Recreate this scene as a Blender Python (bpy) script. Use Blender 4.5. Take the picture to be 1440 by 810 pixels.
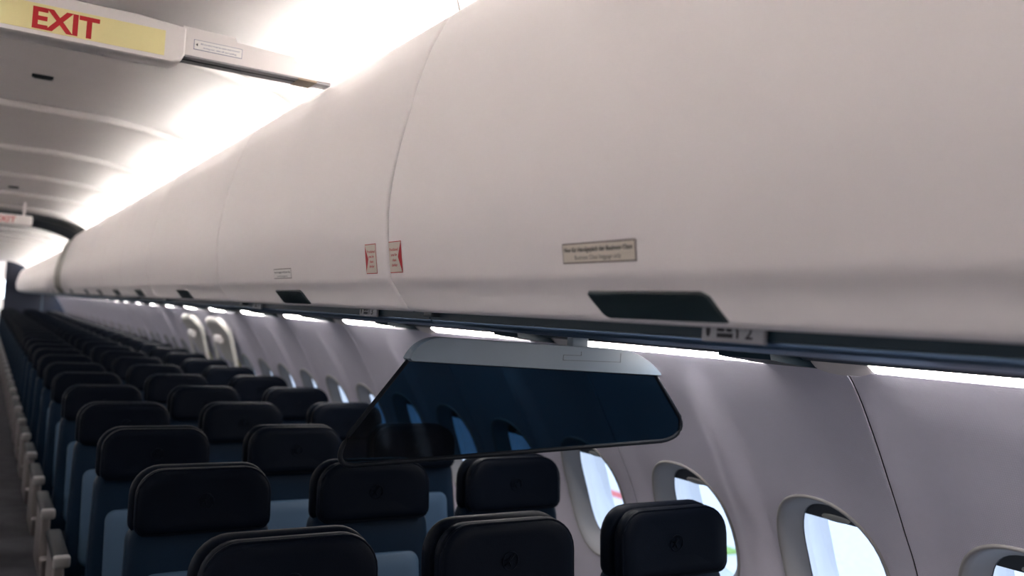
import bpy, bmesh, math, random
from mathutils import Vector, Matrix
random.seed(7)
for o in list(bpy.data.objects): bpy.data.objects.remove(o)
SC = bpy.context.scene
COL = SC.collection
R = math.radians

# ------------------------------------------------------------------ camera
# measurements are taken relative to the lens (OX right of the centreline, OZ above the floor)
OX, OZ = -0.125, 1.62
cam_d = bpy.data.cameras.new('camera'); cam = bpy.data.objects.new('camera', cam_d); COL.objects.link(cam)
SC.camera = cam
YAW, PITCH, ROLL = 0.5462, 0.0384, 0.0613
fw = Vector((math.sin(YAW)*math.cos(PITCH), math.cos(YAW)*math.cos(PITCH), math.sin(PITCH)))
rt = Vector((math.cos(YAW), -math.sin(YAW), 0)); up = rt.cross(fw)
r2 = math.cos(ROLL)*rt + math.sin(ROLL)*up; u2 = -math.sin(ROLL)*rt + math.cos(ROLL)*up
m = Matrix((r2, u2, -fw)).transposed().to_4x4(); m.translation = (OX, 0, OZ)
cam.matrix_world = m
cam_d.sensor_width = 36; cam_d.lens = 1217.1/1440*36; cam_d.clip_start = .02; cam_d.clip_end = 600
cam_d.dof.use_dof = True; cam_d.dof.focus_distance = 1.9; cam_d.dof.aperture_fstop = 2.8

# ------------------------------------------------------------------ light levels
COVE, STRIP, SKY = 53.0, 60.0, 2.8
SC.cycles.sample_clamp_indirect = 0.0
SC.view_settings.view_transform = 'Standard'; SC.view_settings.look = 'None'
SC.view_settings.exposure = 0.0; SC.view_settings.gamma = 1.0; SC.view_settings.use_curve_mapping = False
W = bpy.data.worlds.new('sky'); SC.world = W; W.use_nodes = True
nt = W.node_tree; nt.nodes.clear()
wo = nt.nodes.new('ShaderNodeOutputWorld'); wb = nt.nodes.new('ShaderNodeBackground')
tc = nt.nodes.new('ShaderNodeTexCoord'); sep = nt.nodes.new('ShaderNodeSeparateXYZ'); cr = nt.nodes.new('ShaderNodeValToRGB')
nt.links.new(tc.outputs['Generated'], sep.inputs[0]); nt.links.new(sep.outputs['Z'], cr.inputs[0])
cr.color_ramp.elements[0].position = 0.0; cr.color_ramp.elements[0].color = (.96, .97, 1, 1)
cr.color_ramp.elements[1].position = 0.6; cr.color_ramp.elements[1].color = (.55, .71, 1, 1)
nt.links.new(cr.outputs[0], wb.inputs[0]); wb.inputs[1].default_value = SKY
nt.links.new(wb.outputs[0], wo.inputs[0])

# ------------------------------------------------------------------ materials
def mat(name, col, rough=.5, metal=0., var=.04, bump=0., bscale=200., spec=.5, coat=0.):
    mt = bpy.data.materials.new(name); mt.use_nodes = True
    n = mt.node_tree; p = n.nodes['Principled BSDF']
    t = n.nodes.new('ShaderNodeTexCoord'); z = n.nodes.new('ShaderNodeTexNoise'); z.inputs['Scale'].default_value = 6
    z.inputs['Detail'].default_value = 4
    mx = n.nodes.new('ShaderNodeMixRGB'); mx.blend_type = 'MULTIPLY'; mx.inputs['Fac'].default_value = 1
    r = n.nodes.new('ShaderNodeValToRGB')
    r.color_ramp.elements[0].color = (1-var,)*3+(1,); r.color_ramp.elements[1].color = (1+var,)*3+(1,)
    r.color_ramp.elements[0].position = .3; r.color_ramp.elements[1].position = .7
    n.links.new(t.outputs['Object'], z.inputs['Vector']); n.links.new(z.outputs['Fac'], r.inputs[0])
    mx.inputs[1].default_value = col+(1,); n.links.new(r.outputs[0], mx.inputs[2])
    n.links.new(mx.outputs[0], p.inputs['Base Color'])
    p.inputs['Roughness'].default_value = rough; p.inputs['Metallic'].default_value = metal
    p.inputs['Specular IOR Level'].default_value = spec; p.inputs['Coat Weight'].default_value = coat
    if bump:
        b = n.nodes.new('ShaderNodeBump'); z2 = n.nodes.new('ShaderNodeTexNoise'); z2.inputs['Scale'].default_value = bscale
        b.inputs['Strength'].default_value = bump; b.inputs['Distance'].default_value = .002
        n.links.new(t.outputs['Object'], z2.inputs['Vector']); n.links.new(z2.outputs['Fac'], b.inputs['Height'])
        n.links.new(b.outputs[0], p.inputs['Normal'])
    return mt
def emit(name, col, s):
    mt = bpy.data.materials.new(name); mt.use_nodes = True; n = mt.node_tree; n.nodes.clear()
    o = n.nodes.new('ShaderNodeOutputMaterial'); e = n.nodes.new('ShaderNodeEmission')
    e.inputs[0].default_value = col+(1,); e.inputs[1].default_value = s; n.links.new(e.outputs[0], o.inputs[0]); return mt
def clear(name, tint, gloss=.06, rough=.02):
    mt = bpy.data.materials.new(name); mt.use_nodes = True; n = mt.node_tree; n.nodes.clear()
    o = n.nodes.new('ShaderNodeOutputMaterial'); t = n.nodes.new('ShaderNodeBsdfTransparent'); g = n.nodes.new('ShaderNodeBsdfGlossy')
    mx = n.nodes.new('ShaderNodeMixShader'); lw = n.nodes.new('ShaderNodeLayerWeight'); lw.inputs[0].default_value = .5
    pw = n.nodes.new('ShaderNodeMath'); pw.operation = 'POWER'; pw.inputs[1].default_value = 4.5; n.links.new(lw.outputs['Facing'], pw.inputs[0])
    f = n.nodes.new('ShaderNodeMath'); f.operation = 'MULTIPLY_ADD'; f.inputs[1].default_value = gloss*12; f.inputs[2].default_value = gloss*.6; n.links.new(pw.outputs[0], f.inputs[0])
    t.inputs[0].default_value = tint+(1,); g.inputs['Roughness'].default_value = rough
    n.links.new(f.outputs[0], mx.inputs[0]); n.links.new(t.outputs[0], mx.inputs[1]); n.links.new(g.outputs[0], mx.inputs[2])
    n.links.new(mx.outputs[0], o.inputs[0]); return mt
M = {}
M['bin'] = mat('bin_laminate', (.83, .785, .775), .5, var=.006, spec=.3)
M['bin_body'] = mat('bin_body', (.55, .52, .51), .6)
M['ceil'] = mat('ceiling_laminate', (.62, .59, .58), .55, var=.015)
M['wall'] = mat('sidewall_laminate', (.64, .615, .71), .5, var=.03)
M['reveal'] = mat('window_reveal', (.33, .32, .315), .5)
M['frame'] = mat('window_outer_frame', (.75, .77, .80), .5)
M['shade'] = mat('shade_sheet', (.05, .06, .075), .6)
M['shade_handle'] = mat('shade_handle', (.9, .87, .80), .4)
_n = M['shade_handle'].node_tree; _t = _n.nodes.new('ShaderNodeBsdfTranslucent'); _t.inputs[0].default_value = (.96, .92, .84, 1); _m = _n.nodes.new('ShaderNodeMixShader'); _m.inputs[0].default_value = .95
_n.links.new(_n.nodes['Principled BSDF'].outputs[0], _m.inputs[1]); _n.links.new(_t.outputs[0], _m.inputs[2]); _n.links.new(_m.outputs[0], _n.nodes['Material Output'].inputs[0])
M['pane'] = clear('window_pane', (.93, .96, .98))
M['screen'] = clear('divider_screen', (.012, .045, .085), gloss=.022, rough=.05)
M['screen_edge'] = mat('divider_edge', (.004, .006, .010), .6, spec=.15)
M['grey_plastic'] = mat('grey_plastic', (.12, .165, .215), .4)
M['psu'] = mat('service_panel', (.012, .03, .045), .45, spec=.25)  # shade under the bins put into the colour; panel itself taken as light grey
M['psu_dark'] = mat('service_panel_dark', (.012, .018, .024), .35)
M['rail'] = mat('aluminium_rail', (.16, .24, .36), .28, metal=.85)
M['latch'] = mat('latch_plastic', (.014, .024, .028), .35)
M['leather'] = mat('navy_leather', (.0018, .0036, .008), .5, var=.12, bump=.15, bscale=260, spec=.05)
M['leather2'] = mat('navy_leather_upper', (.003, .012, .027), .5, var=.12, bump=.15, bscale=260, spec=.09)
M['piping'] = mat('seat_piping', (.010, .013, .018), .5)
M['pocket'] = mat('grey_back_panel', (.036, .082, .145), .55)
M['shell'] = mat('seat_shell', (.02, .023, .028), .5)
M['arm'] = mat('armrest_pad', (.012, .016, .022), .5)
M['armcap'] = mat('armrest_cap', (.45, .44, .45), .3, metal=.4)
M['side'] = mat('seat_side_cover', (.26, .235, .235), .5)
M['metal'] = mat('seat_frame_metal', (.5, .5, .52), .35, metal=.9)
M['white'] = mat('white_plastic', (.74, .70, .69), .4, var=.01)
M['header_under'] = mat('header_underside', (.30, .30, .31), .5)
M['brown'] = mat('brown_fitting', (.33, .25, .18), .5)
M['yellow'] = mat('luminous_yellow', (.80, .72, .36), .55, var=.02)
M['red'] = mat('red_print', (.50, .012, .02), .5, var=.01)
M['black'] = mat('black_print', (.012, .012, .016), .6, var=.01)
M['blueprint'] = mat('blue_print', (.05, .09, .25), .6, var=.01)
M['cream'] = mat('cream_label', (.66, .60, .51), .5, var=.01)
M['paper'] = mat('white_label', (.78, .76, .74), .5, var=.01)
M['signplate'] = mat('sign_plate', (.34, .34, .36), .5, var=.01)
M['taupe'] = mat('placard_border', (.20, .16, .15), .5, var=.01)
M['carpet'] = mat('carpet', (.10, .10, .115), .95, var=.2, bump=.5, bscale=400)
M['arch'] = mat('arch_dark', (.045, .055, .07), .5)
M['olive'] = mat('arch_olive', (.16, .145, .10), .5)
M['navy'] = mat('navy_bulkhead', (.006, .011, .028), .5)
M['seal'] = mat('dark_seal', (.02, .022, .028), .6)
M['hatch'] = mat('exit_hatch', (.68, .66, .62), .45)
M['olivetag'] = mat('yellow_tag', (.52, .50, .16), .5)
M['cove'] = emit('cove_lens', (1, .97, .93), COVE)
M['strip'] = emit('strip_lens', (1, .95, .93), STRIP)
M['galley'] = emit('galley_lamp', (.8, .9, 1), 6.)
M['apron'] = mat('apron_concrete', (.60, .61, .63), .9, var=.1)
M['grass'] = mat('grass', (.25, .42, .10), .9, var=.2)
# fine woven relief of the sidewall
def weave(mt):
    n = mt.node_tree; p = n.nodes['Principled BSDF']
    t = n.nodes.new('ShaderNodeTexCoord'); b = n.nodes.new('ShaderNodeBump')
    w1 = n.nodes.new('ShaderNodeTexWave'); w1.bands_direction = 'Y'; w1.inputs['Scale'].default_value = 62
    w2 = n.nodes.new('ShaderNodeTexWave'); w2.bands_direction = 'Z'; w2.inputs['Scale'].default_value = 62
    a = n.nodes.new('ShaderNodeMath'); a.operation = 'MULTIPLY'
    for w in (w1, w2): n.links.new(t.outputs['Object'], w.inputs['Vector'])
    n.links.new(w1.outputs['Fac'], a.inputs[0]); n.links.new(w2.outputs['Fac'], a.inputs[1])
    n.links.new(a.outputs[0], b.inputs['Height']); b.inputs['Strength'].default_value = .5; b.inputs['Distance'].default_value = .0012
    n.links.new(b.outputs[0], p.inputs['Normal'])
weave(M['wall'])

# ------------------------------------------------------------------ helpers
def mesh(name, verts, faces, material, smooth=True, autos=None):
    me = bpy.data.meshes.new(name); me.from_pydata([tuple(v) for v in verts], [], faces); me.update()
    bm = bmesh.new(); bm.from_mesh(me); bmesh.ops.remove_doubles(bm, verts=bm.verts, dist=1e-6)
    bmesh.ops.recalc_face_normals(bm, faces=bm.faces)
    if autos is not None:
        for e in bm.edges:
            if len(e.link_faces) == 2 and e.calc_face_angle(0) > autos: e.smooth = False
    bm.to_mesh(me); bm.free()
    if smooth:
        for p in me.polygons: p.use_smooth = True
    me.materials.append(M[material] if isinstance(material, str) else material)
    return me
def link(name, me, parent=None, loc=None):
    o = bpy.data.objects.new(name, me); COL.objects.link(o)
    if parent is not None: o.parent = parent
    if loc is not None: o.location = loc
    return o
def thing(name, label, cat, loc=(0, 0, 0), group=None):
    o = bpy.data.objects.new(name, None); COL.objects.link(o); o.location = loc; o.empty_display_size = .1
    return tag(o, label, cat, group)
def tag(o, label, cat, group=None):
    o['label'] = label; o['category'] = cat
    if group: o['group'] = group
    return o
def struct(o): o['kind'] = 'structure'; return o
def box_vf(x0, x1, y0, y1, z0, z1, b=0.):
    if b <= 0:
        v = [(x, y, z) for x in (x0, x1) for y in (y0, y1) for z in (z0, z1)]
        return v, [(0, 1, 3, 2), (4, 6, 7, 5), (0, 4, 5, 1), (2, 3, 7, 6), (0, 2, 6, 4), (1, 5, 7, 3)]
    bm = bmesh.new(); bmesh.ops.create_cube(bm, size=1)
    for v in bm.verts: v.co = ((x0+x1)/2+v.co.x*(x1-x0), (y0+y1)/2+v.co.y*(y1-y0), (z0+z1)/2+v.co.z*(z1-z0))
    bmesh.ops.bevel(bm, geom=list(bm.edges), offset=b, segments=3, profile=.5, affect='EDGES')
    bm.verts.index_update(); vf = [tuple(v.co) for v in bm.verts], [tuple(v.index for v in f.verts) for f in bm.faces]; bm.free(); return vf
def join(*parts):
    V, F = [], []
    for v, f in parts:
        n = len(V); V += list(v); F += [tuple(i+n for i in q) for q in f]
    return V, F
def box(name, material, parent, *a, b=0., loc=None):
    v, f = box_vf(*a, b=b); return link(name, mesh(name, v, f, material, smooth=b > 0, autos=R(40)), parent, loc)
def catmull(pts, n=6):
    out = []
    P = [pts[0]]+list(pts)+[pts[-1]]
    for i in range(1, len(P)-2):
        for k in range(n):
            t = k/n; a, b_, c, d = P[i-1], P[i], P[i+1], P[i+2]
            out.append(tuple(.5*((2*b_[j])+(-a[j]+c[j])*t+(2*a[j]-5*b_[j]+4*c[j]-d[j])*t*t+(-a[j]+3*b_[j]-3*c[j]+d[j])*t**3) for j in (0, 1)))
    out.append(tuple(pts[-1])); return out
def W2(p): return (p[0]+OX, p[1]+OZ)          # lens-relative (X, Z) -> cabin
class Prof:                                    # arc-length parametrised profile in XZ; n points towards the aisle
    def __init__(s, pts):
        s.p = pts; s.l = [0.]
        for a, b in zip(pts, pts[1:]): s.l.append(s.l[-1]+math.dist(a, b))
        s.n = []
        for i in range(len(pts)):
            a = pts[max(0, i-1)]; b = pts[min(len(pts)-1, i+1)]; d = math.dist(a, b)
            tx, tz = (b[0]-a[0])/d, (b[1]-a[1])/d
            s.n.append((tz, -tx))               # profile runs downwards: (tz,-tx) points to -X
    def at(s, q, off=0.):
        q = max(0, min(s.l[-1]-1e-9, q))
        lo, hi = 0, len(s.l)-1
        while hi-lo > 1:
            mid = (lo+hi)//2
            if s.l[mid] <= q: lo = mid
            else: hi = mid
        t = (q-s.l[lo])/(s.l[hi]-s.l[lo]); p = [s.p[lo][j]*(1-t)+s.p[hi][j]*t for j in (0, 1)]; n = [s.n[lo][j]*(1-t)+s.n[hi][j]*t for j in (0, 1)]
        L = math.hypot(*n); return p[0]+n[0]/L*off, p[1]+n[1]/L*off
    def s_of_z(s, z):
        best = min(range(len(s.p)), key=lambda i: abs(s.p[i][1]-z)); return s.l[best]
def sweep(prof, ys, sx=1, closed=False):
    V = [(sx*x, y, z) for y in ys for x, z in prof]; n = len(prof); F = []
    for j in range(len(ys)-1):
        for i in range(n if closed else n-1):
            k = (i+1) % n; F.append((j*n+i, j*n+k, (j+1)*n+k, (j+1)*n+i))
    return V, F
def solid_sweep(prof, y0, y1, sx=1):
    V, F = sweep(prof, (y0, y1), sx, True); n = len(prof)
    F += [tuple(range(n)), tuple(range(2*n-1, n-1, -1))]; return V, F
def text_vf(txt, bold=False):
    c = bpy.data.curves.new('t', 'FONT'); c.body = txt; c.resolution_u = 2
    if bold: c.offset = bold if isinstance(bold, float) else .018
    o = bpy.data.objects.new('t', c); COL.objects.link(o)
    me = bpy.data.meshes.new_from_object(o.evaluated_get(bpy.context.evaluated_depsgraph_get()))
    v = [(p.co.x, p.co.y) for p in me.vertices]; f = [tuple(p.vertices) for p in me.polygons]
    bpy.data.objects.remove(o); bpy.data.curves.remove(c); bpy.data.meshes.remove(me)
    x0, x1 = min(p[0] for p in v), max(p[0] for p in v)
    return [((p[0]-x0)/(x1-x0), p[1]/.72) for p in v], f      # u 0..1, v in cap heights
def text_on(name, txt, u0, u1, v0, h, fn, material, parent, bold=False):
    v, f = text_vf(txt, bold)
    return link(name, mesh(name, [fn(u0+(u1-u0)*a, v0+h*b) for a, b in v], f, material, smooth=False), parent)
def quadpatch(u0, u1, v0, v1, fn, nu=1, nv=6):
    V = [fn(u0+(u1-u0)*i/nu, v0+(v1-v0)*j/nv) for j in range(nv+1) for i in range(nu+1)]
    F = [(j*(nu+1)+i, j*(nu+1)+i+1, (j+1)*(nu+1)+i+1, (j+1)*(nu+1)+i) for j in range(nv) for i in range(nu)]
    return V, F
def rrect(w, h, rt_, rb, n=7):                 # rounded outline in XZ, centred; top radius rt_, bottom radius rb
    out = []
    for cx, cz, r, a0 in ((w/2-rt_, h/2-rt_, rt_, 0), (-w/2+rt_, h/2-rt_, rt_, 90), (-w/2+rb, -h/2+rb, rb, 180), (w/2-rb, -h/2+rb, rb, 270)):
        for k in range(n+1):
            a = R(a0+90*k/n); out.append((cx+r*math.cos(a), cz+r*math.sin(a)))
    return out
def pillow(outline, layers, cx=0, cz=0, lean=0., bow=0.):
    """loft of an XZ outline along Y: layers = (y, inset); both ends capped with a dome of inner rings"""
    w = max(p[0] for p in outline)-min(p[0] for p in outline); h = max(p[1] for p in outline)-min(p[1] for p in outline)
    V, F = [], []; n = len(outline)
    def ring(y, ins, k=1.):
        for x, z in outline:
            X, Z = x*(w-2*ins)/w*k, z*(h-2*ins)/h*k
            V.append((cx+X, y+lean*Z+bow*(X/(w/2))**2, cz+Z))
    y, i = layers[0]; ring(y, i, .45); ring(y, i, .8)
    for y, i in layers: ring(y, i)
    y, i = layers[-1]; ring(y, i, .8); ring(y, i, .45)
    m_ = len(V)//n
    for j in range(m_-1):
        for k in range(n): F.append((j*n+k, j*n+(k+1) % n, (j+1)*n+(k+1) % n, (j+1)*n+k))
    F += [tuple(range(n)), tuple(range((m_-1)*n, m_*n))]
    return V, F
def tube(path, r, n=8, closed=False):
    V, F = [], []; N = len(path); P = [Vector(p) for p in path]
    for i in range(N):
        d = (P[(i+1) % N]-P[i-1]) if closed else (P[min(N-1, i+1)]-P[max(0, i-1)])
        d.normalize(); a = d.orthogonal() if abs(d.z) > .9 else d.cross(Vector((0, 0, 1))); a.normalize(); b = d.cross(a)
        for k in range(n):
            t = 2*math.pi*k/n; V.append(P[i]+a*math.cos(t)*r+b*math.sin(t)*r)
    for i in range(N if closed else N-1):
        j = (i+1) % N
        for k in range(n): F.append((i*n+k, i*n+(k+1) % n, j*n+(k+1) % n, j*n+k))
    if not closed: F += [tuple(range(n)), tuple(range((N-1)*n, N*n))]
    return V, F
ORD = ['first', 'second', 'third', 'fourth', 'fifth', 'sixth', 'seventh', 'eighth', 'ninth', 'tenth', 'eleventh', 'twelfth', 'thirteenth',
       'fourteenth', 'fifteenth', 'sixteenth', 'seventeenth', 'eighteenth', 'nineteenth', 'twentieth', 'twenty-first', 'twenty-second', 'twenty-third',
       'twenty-fourth', 'twenty-fifth', 'twenty-sixth', 'twenty-seventh', 'twenty-eighth', 'twenty-ninth', 'thirtieth', 'thirty-first', 'thirty-second', 'thirty-third', 'thirty-fourth']
YF, YB = -1.6, 27.2        # front and back of the cabin

# ------------------------------------------------------------------ floor, end walls, ground outside
struct(box('floor', 'carpet', None, -2.1, 2.1, YF, YB+2.2, -.05, 0))
struct(box('wall_front', 'white', None, -2.2, 2.2, YF-.05, YF, 0, 2.75))
g = box('ground', 'apron', None, -150, 150, -150, 200, -3.6, -3.5); struct(g)
g = box('lawn', 'grass', None, 9, 15.5, 14.6, 40, -3.5, -3.44); struct(g)
g = box('apron_line', 'red', None, 16.6, 17.2, 18.0, 26, -3.5, -3.49); struct(g)

# ------------------------------------------------------------------ profiles (lens-relative measurements turned to cabin X, Z)
BINP = Prof([W2(p) for p in catmull([(.875, .690), (.862, .686), (.850, .678), (.839, .665), (.826, .640), (.814, .616), (.799, .581), (.775, .504), (.756, .422), (.743, .365), (.731, .290), (.7265, .220), (.7305, .155), (.7375, .105)], 5)]
            + [W2(p) for p in [(.7415, .080), (.7435, .0725), (.7480, .066)]] + [W2(p) for p in catmull([(.7535, .059), (.766, .042), (.778, .0255), (.787, .0145), (.797, .009), (.81, .008)], 3)])
WALLP = Prof([W2(p) for p in catmull([(1.66, -.066), (1.694, -.102), (1.75, -.175), (1.808, -.258), (1.868, -.36), (1.916, -.447), (1.964, -.535), (2.02, -.68), (2.05, -.85), (2.06, -1.1), (2.03, -1.4), (2.0, -1.62)], 6)])
CW = 1.08
def ceil_z(x, far=0.):     # cabin x -> ceiling height
    a = min(1., abs(x)/(.87*CW+OX))
    z = .800*CW-(.800-.688)*CW*(.35*a**2+.65*a**4.5)
    return z+OZ-far*(.035+.06*a*a)
XE = .87*CW+OX

# ------------------------------------------------------------------ ceiling panels
ceiling = struct(link('ceiling', None)); CP = 1.44; C0 = 3.017*CW
YA0, YA1 = 11.15, 12.35     # arch between the two cabin zones
def ceil_panel(y0, y1, far, name='ceiling_panel'):
    g = .006; L = y1-y0; ys = [y0+g, y0+g+.001, y0+g+.004, y0+g+.010, y0+g+.020, y0+.06]+[y0+L*k/10 for k in range(2, 10)]+[y1-.05, y1-.02, y1-g]
    dz = [.035, .012, .005, .0015, 0, 0]+[.030*max(0, (k/10-.45)/.55)**2 for k in range(2, 10)]+[.0275, .029, .030]
    xs = [-1.16, -1.10, -1.02, -.94]+[XE*math.sin(R(90)*k/14) for k in range(-14, 15)]+[.94, 1.02, 1.10, 1.16]
    V = []
    for y, d in zip(ys, dz):
        for x in xs:
            if abs(x) <= XE+1e-6: z = ceil_z(x, far)
            else:
                t = (abs(x)-XE)/(1.16-XE); z = ceil_z(XE, far)-.012*t-.075*t**2.2
            V.append((x, y, z+d))
    n = len(xs); F = [(j*n+i, j*n+i+1, (j+1)*n+i+1, (j+1)*n+i) for j in range(len(ys)-1) for i in range(n-1)]
    return link(name, mesh(name, V, F, 'ceil'), ceiling)
edges = []
y = C0-4*CP
while y < YA0: edges.append(y); y += CP
edges[-1] = min(edges[-1], YA0)
edges = [YF]+[e for e in edges if e > YF+.3]
if YA0-edges[-1] > .35: edges.append(YA0)
else: edges[-1] = YA0
edges2 = [YA1]
while edges2[-1] < YB+2: edges2.append(edges2[-1]+CP)
PAN = [(a, b, 0.) for a, b in zip(edges, edges[1:])]+[(a, b, 1.) for a, b in zip(edges2, edges2[1:])]
for a, b, f in PAN: ceil_panel(a, b, f)
for sx in (1, -1):          # added unseen baffles, blocking lamp light to shape dark wedges at panel joints
    for a, b, f in PAN[1:]:
        P = [(XE-.035, ceil_z(XE-.035, f)+.004), (XE-.012, OZ+.692-.1*f), (XE, OZ+.607-.083*f), (1.10, OZ+.606-.083*f), (1.12, ceil_z(XE, f)-.05)]
        n = len(P); v = [(sx*x, a+g_, z) for g_ in (.002, .010) for x, z in P]
        link('cove_baffle', mesh('cove_baffle', v, [tuple(range(n)), tuple(range(n, 2*n))]+[(i, (i+1) % n, n+(i+1) % n, n+i) for i in range(n)], 'ceil', False), ceiling)
# closed crown behind panels and bins
crown = [(1.56, 1.55), (1.64, 1.70), (1.60, 2.05), (1.40, 2.38), (1.05, 2.62), (.5, 2.74), (0, 2.77)]
crown = crown+[(-x, z) for x, z in crown[-2::-1]]
v, f = sweep(crown, (YF-.02, YB+2.3)); link('crown_liner', mesh('crown_liner', v, f, 'ceil'), ceiling)

# ------------------------------------------------------------------ cove lamps above the bins
for sx in (1, -1):
    for i, (a, b, far) in enumerate(PAN):
        if b-a < .3: continue
        z0 = 1.62+.605-far*.084
        t = thing('cove_light', f'cove lamp lens on top of the {"divider side" if sx > 0 else "opposite"} overhead bins, {ORD[i]} from the front', 'lamp', (sx*.915, (a+b)/2-.08, z0), 'cove lamps above the overhead bins')
        hl = (b-a)/2-.15
        v, f = box_vf(-.065, .065, -hl, hl, 0, .008); link('lens', mesh('lens', v, f, 'cove', False), t)
        for e in (-hl-.03, hl): box('holder', 'white', t, -.068, .068, e, e+.03, 0, .014)

# ------------------------------------------------------------------ overhead bins
BINE = [-1.467, .133, 1.733, 3.333, 4.933]
while BINE[-1]+1.1 < YA0: BINE.append(BINE[-1]+1.03)
BINE[-1] = YA0
BIN2 = [YA1]
while BIN2[-1] < YB-1.0: BIN2.append(BIN2[-1]+1.09)
BIN2[-1] = YB-.03
def bin_fn(sx, drop, off=.0006, zref=None):
    def fn(u, v):           # u along the reading direction, v = height above the lens level
        s = BINP.s_of_z2(v); x, z = BINP.at(s, off); return (sx*x, u, z-drop)
    return fn
def s_of_z2(v):
    z = v+OZ; P = BINP.p
    for i in range(len(P)-1):
        if P[i][1] >= z >= P[i+1][1]:
            return BINP.l[i]+(P[i][1]-z)/max(1e-9, P[i][1]-P[i+1][1])*(BINP.l[i+1]-BINP.l[i])
    return BINP.l[-1]
BINP.s_of_z2 = s_of_z2
def scale_far(p, far):      # the rear zone bins are a little lower at the top
    return (p[0], p[1]-far*.10*max(0, (p[1]-OZ-.08)/.61))
def overhead_bin(y0, y1, sx, far, label, group=None):
    L = y1-y0; t = thing('overhead_bin', label, 'luggage bin', (0, y0, 0), group)
    g = .0045
    ys = [g, g, g+.002, g+.006, g+.014, L*.25, L*.5, L*.75, L-g-.014, L-g-.006, L-g-.002, L-g, L-g]
    off = [-.025, -.008, -.0035, -.0008, 0, 0, 0, 0, 0, -.0008, -.0035, -.008, -.025]
    V = []; n = 0
    S = BINP.l
    for y, o in zip(ys, off):
        row = [scale_far(BINP.at(s, o), far) for s in S]; n = len(row); V += [(sx*x, y, z) for x, z in row]
    F = [(j*n+i, j*n+i+1, (j+1)*n+i+1, (j+1)*n+i) for j in range(len(ys)-1) for i in range(n-1)]
    link('door', mesh('door', V, F, 'bin'), t)
    prof = [scale_far(W2(p), far) for p in [(.872, .676), (.89, .64), (.905, .604), (1.25, .600), (1.55, .40), (1.67, .02), (1.62, .018), (.82, .018), (.80, .03), (.775, .08), (.752, .2), (.768, .38), (.80, .52), (.85, .65)]]
    v, f = solid_sweep([(x, z) for x, z in prof], .002, L-.002, sx); link('body', mesh('body', v, f, 'bin_body', False), t)
    # latch handle in the lower lip, slanted ends
    yc = L/2-.028
    def lf(u, v, off): x, z = BINP.at(s_of_z2(v), off); return (sx*x, u, z)
    def latch_ring(grow, off):
        a = [(.122+grow, .0505+grow*.5), (-.105-grow, .0505+grow*.5), (-.112-grow, .049), (-.118-grow, .046), (-.130-grow, .0165-grow*.3), (.100+grow, .0165-grow*.3), (.107+grow, .018), (.112+grow, .022), (.126+grow, .046), (.1265+grow, .049)]
        # densify so that the ring follows the curved lip
        out = []
        for i in range(len(a)):
            p, q = a[i], a[(i+1) % len(a)]
            for k in range(3): out.append((p[0]+(q[0]-p[0])*k/3, p[1]+(q[1]-p[1])*k/3))
        return [lf(yc+u, v, off) for u, v in out]
    rings = [latch_ring(.003, .0002), latch_ring(.0015, .0030), latch_ring(0, .0042), latch_ring(-.004, .0046)]
    n = len(rings[0]); V = [p for r_ in rings for p in r_]
    F = [(j*n+i, j*n+(i+1) % n, (j+1)*n+(i+1) % n, (j+1)*n+i) for j in range(3) for i in range(n)]
    # cap: strip between the long edges
    last = list(range(3*n, 4*n)); F.append(tuple(last))
    h = link('latch', mesh('latch', V, F, 'latch', autos=R(35)), t)
    return t
def placard(t, y0, yc, sx, w, z0, z1, lines, border='taupe', face='cream'):
    fn0 = lambda u, v: (lambda p: (sx*p[0], yc-y0-sx*u, p[1]))(BINP.at(s_of_z2(v), .0012))
    fn1 = lambda u, v: (lambda p: (sx*p[0], yc-y0-sx*u, p[1]))(BINP.at(s_of_z2(v), .0017))
    fn2 = lambda u, v: (lambda p: (sx*p[0], yc-y0-sx*u, p[1]))(BINP.at(s_of_z2(v), .0021))
    v, f = quadpatch(-w/2, w/2, z0, z1, fn0); pl = link('placard', mesh('placard', v, f, border), t)
    b = .0022
    v, f = quadpatch(-w/2+b, w/2-b, z0+b, z1-b, fn1); link('placard_face', mesh('placard_face', v, f, face), pl)
    for txt, u0, u1, vv, h, bold in lines: text_on('lettering', txt, u0, u1, vv, h, fn2, 'black', pl, bold)
def sticker(t, y0, yc, sx, flip):
    z0, z1, w = .0875, .1535, .064
    def fn(off): return lambda u, v: (lambda p: (sx*p[0], yc-y0-sx*u, p[1]))(BINP.at(s_of_z2(v), off))
    v, f = quadpatch(-w/2, w/2, z0, z1, fn(.0010)); st = link('warning_sticker', mesh('warning_sticker', v, f, 'red'), t)
    b = .0016
    f1 = fn(.0016); zc = (z0+z1)/2; k = 1 if flip else -1
    # cream field, notched towards the middle on the outer side
    L_, V, F = 12, [], []
    for j in range(L_+1):
        q = z0+b+(z1-z0-2*b)*j/L_; notch = .017*(1-abs(q-zc)/((z1-z0)/2-b))
        a0, a1 = -w/2+b*.7, w/2-b*.7
        if k > 0: a1 -= notch
        else: a0 += notch
        V += [f1(a0, q), f1(a1, q)]
    F = [(2*j, 2*j+1, 2*j+3, 2*j+2) for j in range(L_)]
    link('sticker_face', mesh('sticker_face', V, F, 'cream'), st)
    f2 = fn(.0020); sh = -.005*k
    for i, (txt, hw) in enumerate((('Prohibited', .0215), ('area for', .016), ('class', .0105), ('divider', .0145))):
        text_on('lettering', txt, sh-hw, sh+hw, .1335-.0108*i, .0062, f2, 'red', st, True)
bins = {}
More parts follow.
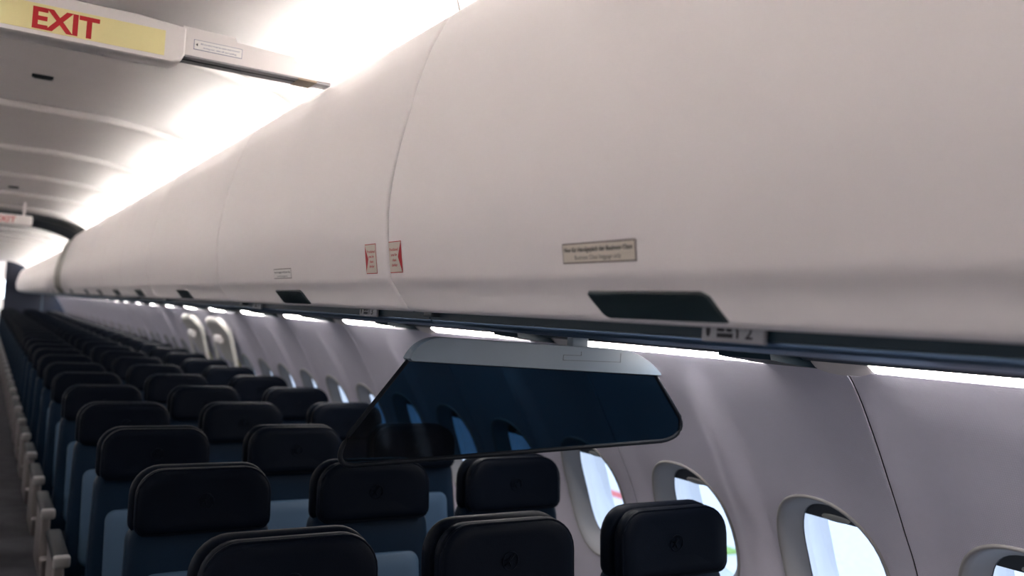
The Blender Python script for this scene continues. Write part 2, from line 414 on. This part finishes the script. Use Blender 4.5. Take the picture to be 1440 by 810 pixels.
for sx in (1, -1):
    side = 'the class divider side' if sx > 0 else 'the far aisle side'
    allb = [(a, b, 0.) for a, b in zip(BINE, BINE[1:])]+[(a, b, 1.) for a, b in zip(BIN2, BIN2[1:])]
    for i, (a, b, far) in enumerate(allb):
        if sx > 0:
            lab = {0: 'white overhead bin ahead of the one with the cream baggage placard', 1: 'long white overhead bin with cream baggage placard and dark slanted latch',
                   2: 'white overhead bin just behind the one with the cream baggage placard'}.get(i)
            if lab is None:
                lab = f'white overhead bin over the divider side, {ORD[i-1]} counting from the cream placard bin'
                if b == YA0: lab = 'white overhead bin right before the olive arch band'
                if a == YA1: lab = 'white overhead bin right behind the olive arch band'
        else: lab = f'white overhead bin across the aisle from the class divider, {ORD[i]} from front'
        t = overhead_bin(a, b, sx, far, lab, 'overhead bins in a row')
        bins[(sx, i)] = (t, a, b)
for sx in (1, -1):
    t, a, b = bins[(sx, 1)]
    placard(t, a, .985, sx, .172, .0905, .1205, [('Nur für Handgepäck der Business Class', -.079, .079, .1075, .0068, True), ('Business Class baggage only', -.054, .054, .0965, .0062, False)])
    sticker(t, a, 1.688, sx, True)
    t, a, b = bins[(sx, 2)]
    placard(t, a, 2.506, sx, .172, .0835, .1125, [('Nur für Handgepäck der Business Class', -.077, .077, .0995, .0058, True), ('Business Class baggage only', -.05, .05, .0885, .0052, False)], face='paper')
    sticker(t, a, 1.824, sx, False)
# arch band between the zones
for sx, nm in ((1, 'trim_1'), (-1, 'trim_2')):
    pr = [BINP.at(s, -.012) for s in BINP.l]
    v, f = sweep(pr, (YA0-.01, YA1+.01), sx); struct(link(nm, mesh(nm, v, f, 'olive')))
xs = [1.05*math.sin(R(90)*k/16) for k in range(-16, 17)]
def archz(x): return (ceil_z(x) if abs(x) < XE else ceil_z(XE)-.25*(abs(x)-XE))+.05
v, f = sweep([(x, archz(x)) for x in xs], (YA0-.01, YA1+.01)); struct(link('trim_3', mesh('trim_3', v, f, 'arch')))
# rounded dark lip where the lower rear ceiling starts
V, F = [], []
for x in xs:
    V += [(x, YA1-.012, archz(x)), (x, YA1-.012, (ceil_z(x, 1.) if abs(x) < XE else ceil_z(XE, 1.)-.3*(abs(x)-XE))-.004), (x, YA1+.01, (ceil_z(x, 1.) if abs(x) < XE else ceil_z(XE, 1.)-.3*(abs(x)-XE))-.004)]
n = len(xs); F = [(3*i+k, 3*i+k+1, 3*i+k+4, 3*i+k+3) for i in range(n-1) for k in (0, 1)]
struct(link('trim_4', mesh('trim_4', V, F, 'arch')))

# ------------------------------------------------------------------ passenger service panels under the bins
SIGN_Y = {0.815: '2', 2.07: '3', 3.12: '4'}
def service_panel(y0, y1, sx, label):
    L = y1-y0; t = thing('service_panel', label, 'overhead panel', (0, y0, OZ), 'service panels under the bins')
    q = lambda P: [(p[0]+OX, p[1]) for p in P]
    v, f = solid_sweep(q([(.846, .0175), (.846, -.006), (.90, -.010), (1.05, -.006), (1.50, -.012), (1.665, -.014), (1.665, .0175)]), .003, L-.003, sx)
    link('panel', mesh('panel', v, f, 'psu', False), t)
    v, f = solid_sweep(q([(.850, -.0075)]+[(.876+.026*math.cos(a), -.0115+.0075*math.sin(a)) for a in [R(180+k*22.5) for k in range(9)]]), 0.003, L-.003, sx)
    link('rail', mesh('rail', v, f, 'rail', True, R(50)), t)
    v, f = solid_sweep(q([(.99+.02*math.cos(R(k*30)), -.0165+.008*math.sin(R(k*30))) for k in range(12)]), 0.003, L-.003, sx)
    link('rail', mesh('rail', v, f, 'rail', True, R(50)), t)
    v, f = solid_sweep(q([(1.30+.03*math.cos(R(k*30)), -.022+.008*math.sin(R(k*30))) for k in range(12)]), 0.003, L-.003, sx)
    link('rail', mesh('rail', v, f, 'rail', True, R(50)), t)
    # reading lamps and call buttons on the underside
    for k in range(3):
        v, f = tube([(sx*(1.12+.09*k+OX), L*.45, -.009), (sx*(1.12+.09*k+OX), L*.45, -.018)], .022, 14); link('reading_lamp', mesh('reading_lamp', v, f, 'psu_dark', True, R(40)), t)
    box('joint_cover', 'psu_dark', t, *(sorted((sx*(.824+OX), sx*(.846+OX)))), L-.05, L-.012, -.001, .0172, b=.002)
    return t
def row_sign(t, y0, yc, sx, num):
    X = .838+OX; h0, h1 = -.0105, .0165
    P = lambda off: (lambda u, v: (sx*(X-off), yc-y0-sx*u, v))
    v, f = box_vf(*sorted((sx*(X-.004), sx*(X+.004))), yc-y0-.055, yc-y0+.055, h0, h1, b=.0015); s = link('row_sign', mesh('row_sign', v, f, 'signplate', True, R(40)), t)
    text_on('lettering', num, .024, .037, -.0045, .0165, P(.0046), 'black', s, True)
    # window pictogram and seat pictogram
    o = [(-.042+.0045*math.cos(R(k*30)), .005+.0095*math.sin(R(k*30))) for k in range(12)]
    link('pictogram', mesh('pictogram', [P(.0046)(u, v) for u, v in o], [tuple(range(12))], 'black', False), s)
    V, F = join(([P(.0046)(u, v+.0045) for u, v in [(-.026, -.009), (.003, -.009), (.003, -.003), (-.026, -.003)]], [(0, 1, 2, 3)]),
                ([P(.0046)(u, v+.0045) for u, v in [(-.026, -.001), (-.012, -.001), (-.012, .009), (-.026, .009)]], [(0, 1, 2, 3)]),
                ([P(.0046)(u, v+.0045) for u, v in [(-.009, -.001), (.001, -.001), (.001, .008), (-.009, .009)]], [(0, 1, 2, 3)]),
                ([P(.0046)(u, v+.0045) for u, v in [(.004, .009), (.009, .009), (.013, .001), (.013, -.009), (.009, -.009), (.009, .0005)]], [(0, 1, 2, 3, 4, 5)]))
    link('pictogram', mesh('pictogram', V, F, 'black', False), s)
for sx in (1, -1):
    allb = [(a, b) for a, b in zip(BINE, BINE[1:])]+[(YA0, YA1)]+[(a, b) for a, b in zip(BIN2, BIN2[1:])]
    for i, (a, b) in enumerate(allb):
        where = 'on the class divider side' if sx > 0 else 'across the aisle'
        lab = f'dark service panel under the bins {where}, {ORD[i]} from front'
        if sx > 0 and i == 1: lab = 'dark service panel with row sign 2 under the cream placard bin'
        if sx > 0 and i == 2: lab = 'dark service panel with row signs 3 and 4 under the overhead bin'
        t = service_panel(a, b, sx, lab)
        for yy, num in SIGN_Y.items():
            if a < yy < b: row_sign(t, a, yy, sx, num)

# ------------------------------------------------------------------ side walls: panels with window cut-outs
WP = .5334; YW0 = 1.535; YS0 = YW0-WP/2                     # window pitch, window 0, panel seam
S_C = BINP and WALLP.s_of_z(OZ-.622); S_END = WALLP.l[-1]    # window centre height on the wall
RA, RB = .180, .242
def supel(a, b, n, N=48):
    out = []
    for k in range(N):
        t = 2*math.pi*k/N; c, s = math.cos(t), math.sin(t)
        out.append((a*math.copysign(abs(c)**(2/n), c), b*math.copysign(abs(s)**(2/n), s)))
    return out
def relief(dy, s, side):         # the wall swells towards the cabin between two windows
    e = abs(abs(dy)-WP/2)/(WP/2); q = max(0, 1-e*3.1); f = min(1, max(0, (s-.02)/.28))
    return (.030 if dy*side > 0 else .013)*(q*q*(3-2*q))*f*f*(3-2*f)
def cell(sx, ycs, seam_lo, seam_hi):
    parts = []
    for yc in ycs:
        H = .335; rim = supel(RA, RB, 2.35, 96); side = -1 if yc > 0 else 1
        N = len(rim); V, F = [], []
        K = 9
        for j in range(K+1):
            t = j/K
            for (a, b) in rim:
                m_ = max(abs(a)/(WP/2), abs(b)/H); oa, ob = a/m_, b/m_
                # snap the corners
                dy, ds = a+(oa-a)*t, b+(ob-b)*t
                V.append((dy, ds))
        # make sure that the four corners exist
        for (ca, cb) in ((1, 1), (-1, 1), (-1, -1), (1, -1)):
            i = min(range(N), key=lambda q: (V[K*N+q][0]-ca*WP/2)**2+(V[K*N+q][1]-cb*H)**2); V[K*N+i] = (ca*WP/2, cb*H)
        F = [(j*N+i, j*N+(i+1) % N, (j+1)*N+(i+1) % N, (j+1)*N+i) for j in range(K) for i in range(N)]
        def place(dy, s):
            d = relief(dy, s, side); Y = min(seam_hi-.003, max(seam_lo+.0045, yc+dy))
            x, z = WALLP.at(s, d); return (sx*x, Y, z)
        parts.append(([place(dy, S_C+ds*1.0) for dy, ds in V], F))
        dys = [-WP/2, -WP/2+.004, -WP/2+.012]+[-WP/2+.012+(WP-.024)*k/22 for k in range(1, 22)]+[WP/2-.012, WP/2-.004, WP/2]
        for s0, s1, ns in ((0, S_C-H+.004, 10), (S_C+H-.004, S_END, 14)):
            n = len(dys); V2 = [place(dy, s0+(s1-s0)*j/ns) for j in range(ns+1) for dy in dys]
            parts.append((V2, [(j*n+i, j*n+i+1, (j+1)*n+i+1, (j+1)*n+i) for j in range(ns) for i in range(n-1)]))
    return join(*parts)
wn = 1
NP0, NP1 = -3, 24
for sx, nm in ((1, 'wall_right'), (-1, 'wall_left')):
    wall = struct(link(nm, None))
    v, f = cell(sx, [-WP/2, WP/2], -WP, WP); pm = mesh('sidewall_panel', v, f, 'wall')
    # dark seal behind every seam
    sp = [WALLP.at(s, -.012) for s in WALLP.l]
    v = [(sx*x, y_, z) for y_, o_ in ((-.035, -.0006), (-.010, -.012), (.010, -.012), (.035, -.0006)) for x, z in [WALLP.at(s, o_+relief(WP/2-abs(y_), s, -1)) for s in WALLP.l]]
    n = len(WALLP.l); f = [(j*n+i, j*n+i+1, (j+1)*n+i+1, (j+1)*n+i) for j in range(3) for i in range(n-1)]; sm = mesh('panel_seal', v, f, 'seal')
    v, f = tube([(sx*x, .0042, z) for x, z in [WALLP.at(s, -.001+relief(WP/2-.004, s, -1)) for s in WALLP.l[::2]]], .0022, 6); bm_ = mesh('seam_bead', v, f, 'wall')
    # window: reveal as root, with outer frame, pane, shade and handle
    def loop(a, b, n, off, dy=0.): return [(lambda p: (sx*p[0], u+dy, p[1]))(WALLP.at(S_C-q, off)) for u, q in supel(a, b, n, 48)]
    def loft(loops):
        n = len(loops[0]); return [p for l in loops for p in l], [(j*n+i, j*n+(i+1) % n, (j+1)*n+(i+1) % n, (j+1)*n+i) for j in range(len(loops)-1) for i in range(n)]
    v, f = loft([loop(RA+.001, RB+.001, 2.35, -.002), loop(RA-.001, RB-.001, 2.35, .004), loop(RA-.005, RB-.005, 2.35, .0055), loop(RA-.010, RB-.010, 2.35, .003), loop(RA-.020, RB-.022, 2.4, -.011), loop(RA-.034, RB-.038, 2.5, -.028), loop(.134, .188, 2.6, -.042), loop(.128, .182, 2.6, -.047)])
    wm = mesh('window_reveal', v, f, 'reveal')
    v, f = loft([loop(.128, .182, 2.6, -.047), loop(.126, .180, 2.6, -.049), loop(.130, .186, 2.6, -.053)]); gm = mesh('gasket', v, f, 'seal')
    v, f = loft([loop(.130, .186, 2.6, -.053), loop(.142, .198, 2.6, -.075), loop(.150, .208, 2.6, -.13), loop(.138, .196, 2.6, -.165)]); fm = mesh('outer_frame', v, f, 'frame')
    pl = loop(.146, .204, 2.6, -.09); pmesh = mesh('pane', pl, [tuple(range(len(pl)))], 'pane', False)
    # shade: upper slice of the opening
    top = [(u, q) for u, q in supel(.132, .187, 2.6, 96) if q >= .120]; top.sort(key=lambda p: p[0])
    def sh(off): return [(lambda p: (sx*p[0], u, p[1]))(WALLP.at(S_C-q, off)) for u, q in top]
    v = sh(-.056)+sh(-.060); n = len(top)
    shm = mesh('shade', v, [tuple(range(n)), tuple(range(2*n-1, n-1, -1)), (0, n-1, 2*n-1, n)], 'shade', False)
    hv = []
    for off, k in ((-.0615, 1.), (-.051, .96), (-.049, .8)): hv.append([(lambda p: (sx*p[0], u*k, p[1]))(WALLP.at(S_C-.138-q*k, off)) for u, q in supel(.046, .0085, 2.2, 32)])
    v, f = loft(hv); f.append(tuple(range(64, 96))); hm = mesh('shade_handle', v, f, 'shade_handle')
    for k in range(NP0, NP1):
        ys = YS0+k*2*WP; yc = ys+WP
        if yc+WP > YB+.2: break
        link('sidewall_panel', pm, wall, (0, yc, 0)); link('panel_seal', sm, wall, (0, ys, 0)); link('seam_bead', bm_, wall, (0, ys, 0))
        for dy in (-WP/2, WP/2):
            w = struct(link(f'window_{wn}', wm, None, (0, yc+dy, 0))); wn += 1
            link('gasket', gm, w); link('outer_frame', fm, w); link('pane', pmesh, w)
            s_ = link('shade', shm, w); link('handle', hm, s_)
        # sidewall light strip over this panel (skipping the seam bracket)
        where = 'above the windows' if sx > 0 else 'across the aisle'
        t = thing('wall_light_strip', f'long white light strip on top of the {"divider side" if sx > 0 else "opposite"} sidewall, {ORD[k-NP0]} from front', 'light', (0, ys, OZ), 'light strips along the sidewalls')
        a, b = .255, 2*WP-.017
        q = lambda x, z: (sx*(x+OX), z)
        V = []
        for (x, z, c) in ((1.630, -.046, 0), (1.640, -.0525, .012), (1.652, -.0595, .04), (1.661, -.0635, .06)):
            X, Z = q(x, z); V += [(X, a-c*.6, Z), (X, b+c*.3-.02, Z)]
        F = [(2*i, 2*i+1, 2*i+3, 2*i+2) for i in range(3)]
        link('lens', mesh('lens', V, F, 'strip', True), t)
        V, F = join(solid_sweep([q(1.49, -.0145), q(1.50, -.0505), q(1.53, -.0545), q(1.61, -.062), q(1.645, -.0645), q(1.668, -.067), q(1.67, -.035)], .075, a-.02))
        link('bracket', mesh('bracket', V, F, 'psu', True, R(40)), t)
        V, F = solid_sweep([q(1.56, -.0145), q(1.58, -.036), q(1.60, -.0475), q(1.63, -.0455), q(1.66, -.040), q(1.66, -.0145)], .08, 2*WP+.07)
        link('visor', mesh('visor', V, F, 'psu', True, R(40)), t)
        # pale bulged end cap over the seam
        rows = []
        for i in range(13):
            u = i/12; w_ = math.sin(math.pi*u)**.8; yy = -.075+.165*u
            rows.append([q(1.628, -.046)+(yy,), q(1.636-.004*w_, -.050-.007*w_)+(yy,), q(1.650-.006*w_, -.058-.012*w_)+(yy,), q(1.667, -.066-.010*w_)+(yy,)])
        V = [(x, yy, z) for r_ in rows for x, z, yy in r_]; F = [(4*j+i, 4*j+i+1, 4*j+i+5, 4*j+i+4) for j in range(12) for i in range(3)]
        link('end_cap', mesh('end_cap', V, F, 'white'), t)

# ------------------------------------------------------------------ overwing exits on the right wall
def wall_pt(y, s, off): x, z = WALLP.at(s, off); return (x, y, z)
for k, (yc, nm) in enumerate(((7.75, 'door_1'), (8.85, 'door_2'))):
    d = struct(link(nm, None)); d.location = (0, yc, 0)
    s0, s1, hw = .12, 1.25, .30
    out = [(u, q) for u, q in rrect(2*hw, s1-s0, .13, .05, 8)]; sc_ = (s0+s1)/2
    def rg(ins, off): return [wall_pt(u*(1-ins/hw), sc_-q*(1-ins/((s1-s0)/2)), off) for u, q in out]
    # surround ring (leaves the window free)
    n = len(out); L = [rg(-.045, .0), rg(-.04, .030), rg(0, .040), rg(.035, .034)]
    V = [p for l in L for p in l]; F = [(j*n+i, j*n+(i+1) % n, (j+1)*n+(i+1) % n, (j+1)*n+i) for j in range(3) for i in range(n)]
    link('surround', mesh('surround', V, F, 'hatch'), d)
    V, F = quadpatch(-hw+.02, hw-.02, s0+.01, s0+.38, lambda u, s: wall_pt(u, s, .042), 4, 8); link('hatch_panel', mesh('hatch_panel', V, F, 'hatch'), d)
    v, f = box_vf(-.11, .11, -.02, .03, -.035, .035, b=.015); x, z = WALLP.at(s0+.15, .06)
    h = link('handle_cover', mesh('handle_cover', v, f, 'white'), d, (x, 0, z)); h.rotation_euler = (0, 0, R(90)); 
    V, F = quadpatch(-hw+.01, -hw+.08, s0+.27, s0+.42, lambda u, s: wall_pt(u, s, .047), 1, 6); link('placard', mesh('placard', V, F, 'olivetag'), d)

# ------------------------------------------------------------------ class divider screen hanging under the bins
YD = 1.80
dv = thing('class_divider', 'dark translucent class divider screen with pale grey header, hanging under the bins', 'divider', (0, YD, OZ))
def prism_xz(pts, y0, y1, bev=.004):
    cx = sum(p[0] for p in pts)/len(pts); cz = sum(p[1] for p in pts)/len(pts); n = len(pts)
    def sc(k): return [(cx+(p[0]-cx)*(1-k/.4), cz+(p[1]-cz)*(1-k/.12)) for p in pts]
    L = [(y0, sc(bev)), (y0+bev, pts), (y1-bev, pts), (y1, sc(bev))]
    V = [(x, y, z) for y, l in L for x, z in l]; F = [(j*n+i, j*n+(i+1) % n, (j+1)*n+(i+1) % n, (j+1)*n+i) for j in range(3) for i in range(n)]
    return V, F+[tuple(range(n)), tuple(range(3*n, 4*n))]
def arc(p, q, c, n=8):     # quadratic bend from p to q with control c
    return [tuple((1-t)**2*p[j]+2*t*(1-t)*c[j]+t*t*q[j] for j in (0, 1)) for t in [k/n for k in range(n+1)]]
hd = [(1.573, -.122), (.83, -.104)]+arc((.824, -.098), (.90, -.046), (.845, -.052), 7)+[(1.40, -.055)]+arc((1.43, -.056), (1.573, -.118), (1.515, -.062), 8)
hd = [(x+OX, z) for x, z in hd]
v, f = prism_xz(hd, -.018, .018); hb = link('header', mesh('header', v, f, 'grey_plastic', True, R(35)), dv)
# engraved catch plate outline
for (a0, a1, z0, z1) in ((1.245, 1.427, -.0895, -.0885), (1.245, 1.246, -.0895, -.0755), (1.427, 1.428, -.0905, -.066), (1.245, 1.300, -.0765, -.0755), (1.300, 1.301, -.0765, -.066)):
    box('catch_line', 'psu_dark', hb, a0+OX, a1+OX, -.0186, -.0176, z0, z1)
box('mounting_bracket', 'grey_plastic', dv, 1.275+OX, 1.325+OX, -.012, .012, -.06, -.0301, b=.002)
sc_pts = arc((.70, -.270), (.735, -.335), (.655, -.345), 8)+arc((1.60, -.300), (1.66, -.235), (1.685, -.290), 8)+[(1.562, -.119), (.832, -.1)]
sc_pts = [(x+OX, z) for x, z in sc_pts]
n = len(sc_pts)
sp_ = mesh('screen', [(x, 0, z) for x, z in sc_pts], [tuple(range(n))], 'screen', False); link('screen', sp_, dv)
v, f = tube([(x, 0, z) for x, z in sc_pts], .006, 8, True); link('edge_frame', mesh('edge_frame', v, f, 'screen_edge'), dv)

# ------------------------------------------------------------------ EXIT headers across the aisle
def exit_header(yh, label, far=False):
    t = thing('exit_header', label, 'exit sign', (0, yh, OZ), 'exit sign headers across the aisle')
    # centre box: slanted front face, tapered ends
    front = [(-.265, .642), (.265, .642), (.285, .652), (.293, .668), (.293, .742), (.18, .752), (-.18, .752), (-.293, .742), (-.293, .668), (-.285, .652)]
    n = len(front); V = []
    for y_, k in ((0, .985), (.004, 1.), (.082, 1.), (.087, .985)): V += [(x*k, y_, .697+(z-.697)*(1 if k == 1 else .95)) for x, z in front]
    F = [(j*n+i, j*n+(i+1) % n, (j+1)*n+(i+1) % n, (j+1)*n+i) for j in range(3) for i in range(n)]+[tuple(range(n)), tuple(range(3*n, 4*n))]
    cb = link('sign_box', mesh('sign_box', V, F, 'white', True, R(35)), t)
    v, f = box_vf(-.240, .240, -.002, .002, .655, .722); sg = link('sign_face', mesh('sign_face', v, f, 'yellow', False), cb)
    text_on('lettering', 'EXIT', -.072, .080, .661, .053, lambda u, v: (u, -.0026, v), 'red', sg, .034)
    for sx in (1, -1):
        arm = [(.285, .671), (.709, .671), (.709, .690), (.69, .712), (.60, .716), (.595, .728), (.43, .733), (.425, .745), (.285, .748)]
        n = len(arm); V = [(sx*x, y_, z) for y_ in (.006, .086) for x, z in arm]
        F = [(i, (i+1) % n, n+(i+1) % n, n+i) for i in range(n)]+[tuple(range(n)), tuple(range(n, 2*n))]
        a = link('arm', mesh('arm', V, F, 'white', False), t)
        box('track', 'header_under', a, *sorted((sx*.288, sx*.62)), .008, .084, .6665, .6715)
        box('track_slot', 'seal', a, *sorted((sx*.288, sx*.62)), .040, .047, .6655, .667)
        box('end_fitting', 'brown', a, *sorted((sx*.61, sx*.665)), .004, .084, .664, .6705, b=.001)
        box('end_bolt', 'metal', a, *sorted((sx*.665, sx*.712)), .014, .076, .6655, .674, b=.002)
        if not far:
            v, f = box_vf(*sorted((sx*.315, sx*.445)), .0048, .0062, .690, .717); lb = link('notice', mesh('notice', v, f, 'blueprint', False), a)
            v, f = box_vf(*sorted((sx*.316, sx*.444)), .0042, .0058, .691, .716); link('notice_face', mesh('notice_face', v, f, 'paper', False), lb)
            x0 = .332 if sx > 0 else -.432
            text_on('lettering', 'All curtains must be open and secured', x0, x0+.105, .7055, .0046, lambda u, v: (u, .0038, v), 'blueprint', lb)
            text_on('lettering', 'during taxi, take-off and landing', x0+.008, x0+.097, .6955, .0046, lambda u, v: (u, .0038, v), 'blueprint', lb)
            tri = [(sx*.3195, .0038, .7035), (sx*.325, .0038, .708), (sx*.325, .0038, .699)]
            link('arrow', mesh('arrow', tri, [(0, 1, 2)], 'black', False), lb)
exit_header(2.47, 'white header beam with yellow EXIT sign and curtain notice, spanning the aisle')
t = thing('exit_sign', 'small distant white EXIT sign under the ceiling before the dark arch', 'exit sign', (0, 9.6, OZ))
v, f = box_vf(-.225, .225, 0, .05, .635, .735, b=.012); cb = link('sign_box', mesh('sign_box', v, f, 'white', True, R(40)), t)
v, f = box_vf(-.105, .105, -.002, .003, .648, .722); sg = link('sign_face', mesh('sign_face', v, f, 'paper', False), cb)
text_on('lettering', 'EXIT', -.085, .085, .657, .056, lambda u, v: (u, -.0026, v), 'red', sg, True)
for x in (-.15, .15): box('hanger', 'white', t, x-.012, x+.012, .015, .035, .734, ceil_z(x)-OZ+.012)

# ------------------------------------------------------------------ small ceiling fixtures
def fixture(x, y, label):
    z = ceil_z(x); t = thing('ceiling_sensor', label, 'sensor', (x, y, z-.011))
    v, f = box_vf(-.038, .038, -.016, .016, 0, .012, b=.003); link('housing', mesh('housing', v, f, 'psu_dark', True, R(40)), t)
    v, f = box_vf(-.03, .03, -.010, .010, -.002, .002, b=.0008); link('lens', mesh('lens', v, f, 'black', True, R(40)), t)
fixture(.012, 3.93, 'small dark oblong sensor on the ceiling just behind the EXIT header')
fixture(.02, 8.3, 'small oblong sensor on the ceiling ahead of the distant EXIT header')

# ------------------------------------------------------------------ seats
def seat_meshes():
    D = {}
    HW, HH = .378, .176
    lean = .10
    D['headrest'] = ('leather', pillow(rrect(HW-.012, HH, .074, .030), [(-.004, .016), (.002, .006), (.010, .001), (.020, 0), (.036, .002), (.042, .007)], 0, -HH/2, lean, -.012))
    D['shell'] = ('leather', pillow(rrect(HW+.004, HH+.004, .078, .030), [(.046, .008), (.052, .001), (.075, 0), (.086, .004), (.090, .012)], 0, -HH/2, lean, -.010))
    pts = rrect(HW-.020, HH-.006, .072, .028)
    D['piping'] = ('leather', tube([(x, .0055+lean*z-.012*(x/(HW/2))**2, z-HH/2) for x, z in pts], .0032, 6, True))
    # embossed emblem: ring with a stylised bird
    ring = [(.021*math.cos(R(a)), -.0078, .021*math.sin(R(a))) for a in range(0, 360, 20)]
    bird = [[(-.014, -.0078, -.010), (-.004, -.0078, .0), (.012, -.0078, .013)], [(-.004, -.0078, 0), (.002, -.0078, -.012)], [(-.013, -.0078, .003), (-.003, -.0078, .004), (.004, -.0078, .014)]]
    D['emblem'] = ('leather', join(tube(ring, .0014, 5, True), *[tube(b, .0014, 5) for b in bird]))
    # backrest: upper leather and lower grey panel
    BW, B0, B1 = .425, -.72, -.150
    H = B1-B0; cz = (B0+B1)/2
    br = rrect(BW, H, .05, .04)
    def bk(z): return .022+.20*(z+.15)
    V, F = pillow(br, [(-.006, .018), (.002, .006), (.012, .0), (.050, 0), (.060, .006)], 0, cz, .20, -.012)
    # narrow the shoulders
    V = [(x*(1-.10*max(0, (z-B0)/H)), y+.034-.2*(0)+(.20*(cz+.15)), z) for x, y, z in V]
    D['backrest'] = ('leather2', (V, F))
    V, F = pillow(rrect(.315, .40, .035, .05), [(-.006, .010), (-.001, .002), (.010, 0)], 0, -.478, .20, -.008)
    D['back_panel'] = ('pocket', ([(x, y+.022+.20*(-.478+.15)+.004, z) for x, y, z in V], F))
    v, f = box_vf(-.225, .225, -.62, -.085, -.815, -.700, b=.035); D['seat_cushion'] = ('leather', (v, f))
    v, f = box_vf(-.028, .028, -.50, -.045, -.548, -.512, b=.012); D['armrest'] = ('arm', (v, f))
    v, f = join(box_vf(-.029, .029, -.512, -.470, -.552, -.508, b=.010)); D['armrest_cap'] = ('armcap', (v, f))
    v, f = join(box_vf(-.020, .020, -.40, -.06, -.83, -.545, b=.012), box_vf(-.018, .018, -.47, -.40, -.83, -.74, b=.010)); D['side_cover'] = ('side', (v, f))
    v, f = join(tube([(0, -.08, -.80), (0, -.05, -1.156)], .02, 8), tube([(0, -.52, -.80), (0, -.36, -1.156)], .018, 8), box_vf(-.02, .02, -.45, 0, -1.156, -1.13)); D['leg'] = ('metal', (v, f))
    D['seat_pan'] = ('shell', box_vf(-.225, .225, -.60, -.08, -.84, -.812, b=.01))
    return {k: mesh(k, v[0], v[1], m_, True, R(60) if k in ('seat_pan', 'leg', 'side_cover', 'armrest_cap') else None) for k, (m_, v) in D.items()}
SM = seat_meshes()
SEATX = [.5695+OX, 1.0795+OX, 1.5895+OX]; YR0, RP, ZT = 1.716, .7989, OZ-.464
def seat(x, y, sx, col, row, label, group):
    t = thing('passenger_seat', label, 'airplane seat', (x, y, ZT), group)
    detail = row < 9
    h = link('headrest', SM['headrest'], t); link('headrest_shell', SM['shell'], t)
    if detail:
        link('piping', SM['piping'], h); e = link('emblem', SM['emblem'], h, (0, 0, -.088))
    link('backrest', SM['backrest'], t); link('back_panel', SM['back_panel'], t)
    link('seat_cushion', SM['seat_cushion'], t)
    dx = -sx*.252
    link('armrest', SM['armrest'], t, (dx, 0, 0))
    if col == 2: link('armrest', SM['armrest'], t, (sx*.252, 0, 0))
    if col == 0:
        link('armrest_cap', SM['armrest_cap'], t, (dx, 0, 0)); link('side_cover', SM['side_cover'], t, (dx, 0, 0))
    if detail: link('seat_pan', SM['seat_pan'], t)
    if col < 2: link('leg', SM['leg'], t, (0, 0, 0))
    return t
CN = ['aisle', 'middle', 'window']
for sx in (1, -1):
    for r in range(31):
        y = YR0+RP*r
        if y > YB-.35: break
        for c in range(3):
            if sx > 0:
                if r == 0: lab = f'dark navy leather {CN[c]} seat in the row just ahead of the class divider'
                else: lab = f'dark navy leather {CN[c]} seat in the {ORD[r-1]} row behind the class divider'
            else: lab = f'dark navy leather {CN[c]} seat across the aisle, {ORD[r]} row from the front'
            seat(sx*SEATX[c], y, sx, c, r, lab, 'navy passenger seats in rows')

# ------------------------------------------------------------------ back of the cabin
wb_ = struct(link('wall_back', None)); 
for sx in (1, -1):
    v, f = box_vf(*sorted((sx*.33, sx*1.25)), YB, YB+.06, 0, 2.12); link('bulkhead_panel', mesh('bulkhead_panel', v, f, 'navy', False), wb_)
    v, f = box_vf(*sorted((sx*1.26, sx*2.1)), YB, YB+.06, 0, 2.6); link('bulkhead_panel', mesh('bulkhead_panel', v, f, 'navy', False), wb_)
    v, f = box_vf(*sorted((sx*1.245, sx*1.268)), YB-.006, YB, .4, 2.0); link('seam_strip', mesh('seam_strip', v, f, 'grey_plastic', False), wb_)
    v, f = box_vf(*sorted((sx*.33, sx*1.26)), YB, YB+.06, 2.12, 2.6); link('bulkhead_panel', mesh('bulkhead_panel', v, f, 'navy', False), wb_)
v, f = box_vf(-2.1, 2.1, YB+2.2, YB+2.25, 0, 2.75); link('galley_wall', mesh('galley_wall', v, f, 'white', False), wb_)
gl = thing('galley_lamp', 'bright bluish galley lamp beyond the end of the aisle', 'lamp', (.15, YB+1.6, 1.75))
v, f = box_vf(-.25, .25, -.02, .02, -.35, .15, b=.01); link('lens', mesh('lens', v, f, 'galley'), gl)
v, f = box_vf(-.28, .28, .02, .05, -.38, .18, b=.01); link('housing', mesh('housing', v, f, 'white'), gl)
